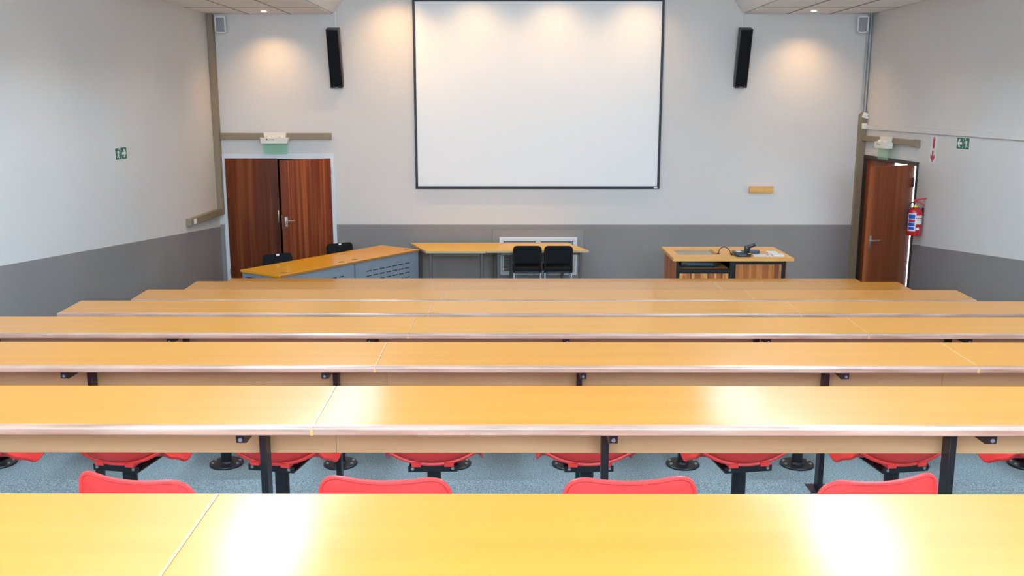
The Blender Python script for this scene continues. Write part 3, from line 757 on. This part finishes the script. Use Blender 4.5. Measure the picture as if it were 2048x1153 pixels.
# ------------------------------------------------------------------ trapezoid tables
def trap_table(label, pts, legs):
    H = 0.75; t = thing('trapezoid_table', label, 'table', (0, 0, 0), 0, 'trapezoid tables')
    cx = sum(p[0] for p in pts) / 4; cy_ = sum(p[1] for p in pts) / 4; t.location = (cx, cy_, 0)
    q = [(p[0] - cx, p[1] - cy_) for p in pts]
    bm = B(); prism(bm, q, H - 0.004, H, 'XY'); tp = obj('tabletop', bm, 'table_top', t)
    bm = B(); prism(bm, q, H - 0.030, H - 0.0042, 'XY'); obj('edge_band', bm, 'table_edge', tp)
    for lx, ly in legs:
        bm = B(); cyl(bm, (lx - cx, ly - cy_, 0.012), (lx - cx, ly - cy_, H - 0.031), 0.025, 16); lg = obj('leg', bm, 'grey_tube', t)
        bm = B(); cyl(bm, (lx - cx, ly - cy_, 0), (lx - cx, ly - cy_, 0.012), 0.028, 16); obj('foot', bm, 'black_plastic', lg)
    bm = B()
    for i in range(4):
        a, b_ = Vector(legs[i]), Vector(legs[(i+1) % 4]); d = (b_ - a); L = d.length; an = math.atan2(d.y, d.x)
        box(bm, 0.028, L - 0.028, -0.012, 0.012, H - 0.075, H - 0.0315, M=Matrix.Translation((a.x - cx, a.y - cy_, 0)) @ Matrix.Rotation(an, 4, 'Z'))
    obj('apron_frame', bm, 'grey_tube', t)
trap_table('yellow trapezoid table, longer edge toward wall, next to teacher desk', [(-1.245, 13.06), (-0.414, 13.06), (-0.140, 13.90), (-1.549, 13.87)], [(-1.19, 13.14), (-0.47, 13.14), (-0.30, 13.80), (-1.40, 13.80)])
trap_table('yellow trapezoid table, longer edge toward benches, behind black chairs', [(-0.404, 13.10), (1.033, 13.14), (0.777, 13.90), (-0.128, 13.90)], [(-0.235, 13.18), (0.92, 13.22), (0.70, 13.80), (-0.06, 13.80)])

# ------------------------------------------------------------------ black chairs
def black_chair():
    t = thing('stacking_chair', 'x', 'chair', (0, 0, 0))   # faces +y, back at y = -0.2
    bm = B(); box(bm, -0.205, 0.205, -0.21, 0.22, 0.468, 0.530, bev=0.026, seg=3); obj('seat', bm, 'black_fabric', t)
    out = []
    for cx, cz, a0, r in ((0.20, 0.0, -90, 0.03), (0.20, 0.25, 0, 0.055), (-0.20, 0.25, 90, 0.055), (-0.20, 0.0, 180, 0.03)):
        sx, sz = (1 if cx > 0 else -1), (1 if cz > 0.1 else -1)
        for q in range(6):
            a = math.radians(a0 + 18 * q); out.append((cx - sx*r + r*math.cos(a), cz - sz*r + r*math.sin(a)))
    bm = B(); prism(bm, out, -0.018, 0.018, 'XZ')
    bmesh.ops.bevel(bm, geom=[e for e in bm.edges if abs(e.verts[0].co.y - e.verts[1].co.y) < 1e-5], offset=0.010, segments=2, affect='EDGES')
    TB = Matrix.Translation((0, -0.215, 0.592)) @ Matrix.Rotation(math.radians(7), 4, 'X')
    bmesh.ops.transform(bm, matrix=TB, verts=bm.verts)
    bk = obj('backrest', bm, 'black_fabric', t)
    bm = B(); box(bm, -0.020, 0.020, 0.0181, 0.021, 0.222, 0.246); bmesh.ops.transform(bm, matrix=TB, verts=bm.verts); obj('tag_label', bm, 'white_plastic', bk)
    for s in (-1, 1):
        bm = B(); tube(bm, [(s*0.185, -0.20, 0.46), (s*0.185, -0.235, 0.54), (s*0.185, -0.245, 0.66), (s*0.185, -0.255, 0.75)], 0.012, 8); obj('back_post', bm, 'black_plastic', t)
        bm = B(); tube(bm, [(s*0.185, -0.19, 0.462), (s*0.190, -0.25, 0.01)], 0.0125, 10); lg = obj('leg', bm, 'chrome_leg', t)
        bm = B(); cyl(bm, (s*0.190, -0.25, 0.0), (s*0.190, -0.25, 0.022), 0.015, 10); obj('foot', bm, 'black_plastic', lg)
        bm = B(); tube(bm, [(s*0.185, 0.17, 0.462), (s*0.190, 0.22, 0.01)], 0.0125, 10); lg = obj('leg', bm, 'chrome_leg', t)
        bm = B(); cyl(bm, (s*0.190, 0.22, 0.0), (s*0.190, 0.22, 0.022), 0.015, 10); obj('foot', bm, 'black_plastic', lg)
    bm = B(); tube(bm, [(-0.185, 0.17, 0.460), (-0.185, -0.19, 0.460), (0.185, -0.19, 0.460), (0.185, 0.17, 0.460)], 0.011, 8, closed=True); obj('seat_frame', bm, 'black_steel', t)
    return t
ch = black_chair()
spots = [((0.168, 13.20), 0.0, 'black fabric chair pushed to trapezoid table, on teacher desk side'), ((0.600, 13.20), 0.0, 'black fabric chair pushed to trapezoid table, on lectern side'),
         ((-2.98, 12.06), PI + 0.62, 'black fabric chair behind teacher desk in front of double doors'), ((-2.34, 13.02), PI + 0.62, 'black fabric chair behind teacher desk near front wall')]
for i, ((x, y), rz, lab) in enumerate(spots):
    o = ch if i == 0 else copy_tree(ch)
    o.location = (x, y, 0); o.rotation_euler = (0, 0, rz); o['label'] = lab; o['group'] = 'black fabric chairs'

# ------------------------------------------------------------------ lectern
LX, LY = 2.0, 11.60
t = thing('lectern', 'wide wooden lectern cabinet with black frame and slatted doors', 'lectern', (LX, LY, 0))
W_, D_ = 1.36, 0.87
bm = B(); T0 = 0.862
ix0, ix1, iy0, iy1 = 0.06, 0.565, 0.225, 0.72
for a in ((-0.05, ix0, -0.07, D_ + 0.02), (ix1, W_ + 0.08, -0.07, D_ + 0.02), (ix0, ix1, -0.07, iy0), (ix0, ix1, iy1, D_ + 0.02)):
    box(bm, a[0], a[1], a[2], a[3], T0, 0.90)
bmesh.ops.remove_doubles(bm, verts=bm.verts, dist=0.0001)
tp = obj('top_board', bm, 'light_wood', t)
bm = B(); box(bm, ix0 + 0.002, ix1 - 0.002, iy0 + 0.002, iy1 - 0.002, 0.866, 0.876); obj('display_glass', bm, 'display_glass', tp)
for a in ((0, 0.035, 0, 0.035), (W_ - 0.045, W_, 0, 0.035), (0.665, 0.735, 0, 0.035), (0, 0.035, D_ - 0.035, D_), (W_ - 0.045, W_, D_ - 0.035, D_)):
    bm = B(); box(bm, a[0], a[1], a[2], a[3], 0, T0 - 0.001, bev=0.002, seg=1); obj('frame_post', bm, 'black_steel', t)
for a in ((0.0355, 0.6645, T0 - 0.022, T0 - 0.001), (0.7355, W_ - 0.0455, T0 - 0.045, T0 - 0.001), (0.0355, 0.6645, 0.70, 0.755), (0.0355, 0.6645, 0.0, 0.06), (0.7355, W_ - 0.0455, 0.0, 0.06)):
    bm = B(); box(bm, a[0], a[1], 0, 0.035, a[2], a[3], bev=0.002, seg=1); obj('frame_rail', bm, 'black_steel', t)
bm = B(); box(bm, 0.037, 0.663, 0.036, D_ - 0.05, 0.738, 0.752); sh = obj('shelf', bm, 'light_wood', t)
bm = B(); box(bm, 0.037, W_ - 0.047, D_ - 0.03, D_ - 0.012, 0.06, T0 - 0.002); obj('back_panel', bm, 'void_dark', t)
for sx in (0, 1):                           # side panels built from boards
    x = -0.012 if sx == 0 else W_
    for i in range(9):
        y0 = 0.005 + i * (D_ - 0.01) / 9; bm = B(); box(bm, x, x + 0.012, y0 + 0.001, y0 + (D_ - 0.01) / 9 - 0.001, 0.02, T0 - 0.002)
        obj('side_board', bm, 'strip_wood_%d' % [0, 4, 0, 2, 4, 0, 2, 0, 4][i], t)
def strip_door(x0, x1, z1, widths, cols, hx):
    d = None; tot = sum(widths); x = x0
    bm = B(); box(bm, x0 - 0.001, x1 + 0.001, 0.018, 0.028, 0.062, z1); d = obj('door', bm, 'void_dark', t)
    for w, c in zip(widths, cols):
        w2 = (x1 - x0) * w / tot; bm = B(); box(bm, x + 0.0008, x + w2 - 0.0008, 0.002, 0.0175, 0.064, z1 - 0.002)
        obj('strip', bm, 'strip_wood_%d' % c, d); x += w2
    bm = B(); tube(bm, [(hx, 0.0, 0.30), (hx, -0.02, 0.30), (hx, -0.02, z1 - 0.03), (hx, 0.0, z1 - 0.03)], 0.006, 8); obj('handle', bm, 'satin_metal', d)
strip_door(0.045, 0.655, 0.698, [2, 3, 2, 1, 2, 4, 2, 2.5, 1.5, 3, 1.5, 3, 1, 2, 2], [3, 1, 4, 2, 3, 0, 1, 3, 2, 0, 3, 0, 2, 1, 3], 0.10)
strip_door(0.740, W_ - 0.05, 0.814, [2.5, 3, 4, 2, 3, 3, 2, 4, 2.5, 2, 3, 2], [4, 1, 0, 1, 4, 1, 1, 0, 1, 4, 2, 1], W_ - 0.085)
# equipment on the shelf
t2 = thing('media_receiver', 'black media receiver on the open lectern shelf', 'receiver', (LX + 0.30, LY + 0.06, 0.752))
bm = B(); box(bm, -0.22, 0.24, 0.04, 0.34, 0.012, 0.075, bev=0.003); bo = obj('case', bm, 'equipment', t2)
bm = B(); box(bm, -0.15, 0.18, 0.036, 0.0395, 0.03, 0.06); obj('front_display', bm, 'equipment_blue', bo)
for s in (-0.18, 0.20):
    bm = B(); cyl(bm, (s, 0.10, 0), (s, 0.10, 0.012), 0.02, 10); cyl(bm, (s, 0.28, 0), (s, 0.28, 0.012), 0.02, 10); obj('foot', bm, 'black_plastic', t2)
# gooseneck microphone
t2 = thing('gooseneck_microphone', 'thin dark gooseneck microphone bent over the lectern top', 'microphone', (2.578, 11.885, 0.90))
bm = B(); tube(bm, [(0, 0, 0.008), (0.004, 0.0, 0.03), (0.02, 0.0, 0.065), (0.05, -0.01, 0.088), (0.08, -0.03, 0.092), (0.11, -0.06, 0.075), (0.125, -0.10, 0.045), (0.132, -0.13, 0.022)], 0.006, 8); obj('neck', bm, 'mic_cable', t2)
bm = B(); lathe(bm, [(0, 0), (0.022, 0), (0.022, 0.006), (0.008, 0.012), (0, 0.012)], 14); obj('base', bm, 'black_plastic', t2)
bm = B(); cyl(bm, (0.130, -0.125, 0.028), (0.135, -0.152, 0.014), 0.012, 10); obj('capsule', bm, 'black_plastic', t2)
# document camera
t2 = thing('document_camera', 'black document camera with raised head on lectern', 'camera', (2.83, 11.74, 0.90))
bm = B(); box(bm, -0.09, 0.075, -0.12, 0.12, 0.0, 0.050, bev=0.012); bo = obj('base', bm, 'equipment', t2)
bm = B(); box(bm, -0.05, 0.04, -0.1225, -0.1195, 0.012, 0.036); obj('front_plate', bm, 'equipment_blue', bo)
bm = B(); box(bm, -0.06, 0.0, -0.03, 0.05, 0.0502, 0.053); obj('key_panel', bm, 'paper_white', bo)
bm = B(); box(bm, 0.04, 0.10, -0.06, 0.02, 0.045, 0.125, bev=0.008); box(bm, 0.055, 0.10, -0.12, -0.05, 0.0, 0.05, bev=0.006); ar = obj('arm', bm, 'equipment', t2)
bm = B(); box(bm, 0.06, 0.096, -0.1235, -0.1195, 0.040, 0.047); obj('yellow_mark', bm, 'collar_yellow', ar)
bm = B(); tube(bm, [(0.07, -0.02, 0.115), (0.12, -0.03, 0.125), (0.165, -0.03, 0.145)], 0.022, 10); obj('head', bm, 'equipment', t2)
t2 = thing('storage_box', 'small blue-grey box behind the papers on lectern', 'box', (3.035, 11.90, 0.90))
bm = B(); box(bm, -0.065, 0.065, -0.03, 0.03, 0, 0.042, bev=0.004); obj('box_body', bm, 'equipment_blue', t2)
bm = B(); box(bm, -0.066, 0.066, -0.031, 0.031, 0.0425, 0.050, bev=0.002, seg=1); obj('lid', bm, 'blue_grey_steel', t2)
cards = [(3.045, 11.73, 0.13, 0.15, 0.012, 'white booklet lying against black document camera', 'booklet'), (3.165, 11.73, 0.09, 0.15, 0.008, 'white remote-like card with dark dot on lectern', 'card'),
         (3.285, 11.72, 0.13, 0.13, 0.022, 'thick white booklet at lectern edge, front of pair', 'booklet'), (3.275, 11.95, 0.12, 0.13, 0.016, 'white booklet at lectern edge, rear of pair', 'booklet')]
for i, (x, y, w, d, h, lab, cat) in enumerate(cards):
    t2 = thing(cat, lab, cat, (x, y, 0.9), -0.06)
    bm = B(); box(bm, -w/2, w/2, -d/2, d/2, 0, h, bev=0.0015, seg=1); bo = obj('pages', bm, 'paper_white', t2)
    bm = B()
    if i == 1: cyl(bm, (0, 0.02, h), (0, 0.02, h + 0.002), 0.014, 12); obj('dial', bm, 'equipment', bo)
    else: box(bm, -w/2 - 0.001, w/2 + 0.001, -d/2 - 0.001, d/2 + 0.001, h + 0.0002, h + 0.0015); obj('cover', bm, 'sign_white', bo)

# ------------------------------------------------------------------ ceiling lamps
def panel_light():
    t = thing('ceiling_panel_light', 'recessed white fluorescent panel in the raised centre ceiling', 'ceiling light', (0, 0, 0), 0, 'ceiling panel lights')
    bm = B()
    for a in ((-0.30, -0.275, -0.6, 0.6), (0.275, 0.30, -0.6, 0.6), (-0.275, 0.275, -0.6, -0.575), (-0.275, 0.275, 0.575, 0.6)): box(bm, a[0], a[1], a[2], a[3], -0.022, -0.001)
    obj('frame', bm, 'white_paint', t)
    bm = B(); box(bm, -0.274, 0.274, -0.574, 0.574, -0.016, -0.001); obj('diffuser', bm, 'lamp_panel', t)
    return t
pl = panel_light(); first = True
for x in (-1.80, 2.45):
    for y in (0.5, 2.4, 4.3, 6.2, 8.1, 10.0):
        o = pl if first else copy_tree(pl); first = False
        o.location = (x, y, ZT)
        if y > 9:                                   # the panels nearest the screen run dimmed
            dm = [c for c in o.children if c.name.startswith('diffuser')][0]
            dm.data = dm.data.copy(); dm.data.materials[0] = MATS['lamp_panel_dim']
def downlight(x, y, z, watts, label):
    t = thing('downlight', label, 'downlight', (x, y, z), 0, 'warm downlights along the front wall')
    bm = B(); lathe(bm, [(0.040, -0.002), (0.055, -0.002), (0.055, -0.007), (0.046, -0.010), (0.040, -0.004), (0.040, -0.002)], 24); obj('trim_ring', bm, 'white_plastic', t)
    bm = B(); lathe(bm, [(0.0, -0.002), (0.039, -0.002), (0.030, -0.008), (0.0, -0.012)], 20); obj('bulb', bm, 'lamp_spot', t)
    ld = bpy.data.lights.new('downlight_beam', 'SPOT'); ld.energy = watts; ld.color = SPOT_COL; ld.spot_size = math.radians(122); ld.spot_blend = 1.0; ld.shadow_soft_size = 0.035
    lo = bpy.data.objects.new('downlight_beam', ld); C.objects.link(lo); lo.parent = t; lo.location = (0, 0, -0.02); lo.rotation_euler = (math.radians(3), 0, 0)
    return t
downlight(-3.47, 13.53, ZC - 0.012, SPOT_W, 'lit round downlight in side ceiling over double doors')
downlight(4.10, 13.50, ZC - 0.012, SPOT_W, 'lit round downlight in side ceiling over exit corner')
for x, w in ((-1.72, 1.8), (-0.57, 0.95), (0.56, 0.95), (1.74, 0.95)):
    downlight(x, 13.42, ZT, SPOT_W * w, 'lit round downlight in raised ceiling ' + ('between column speaker and screen' if x < -1 else 'above the screen'))
for x in (-3.47, 4.10):                             # unseen fittings added further back to warm the upper side walls
    for y in (11.2, 8.8, 6.4):
        downlight(x, y, ZC - 0.012, SPOT_W * 0.30, ['second', 'third', 'fourth'][(11.2, 8.8, 6.4).index(y)] + ' downlight from the front, added unseen as warm fill along the ' + ('left' if x < 0 else 'right') + ' wall')
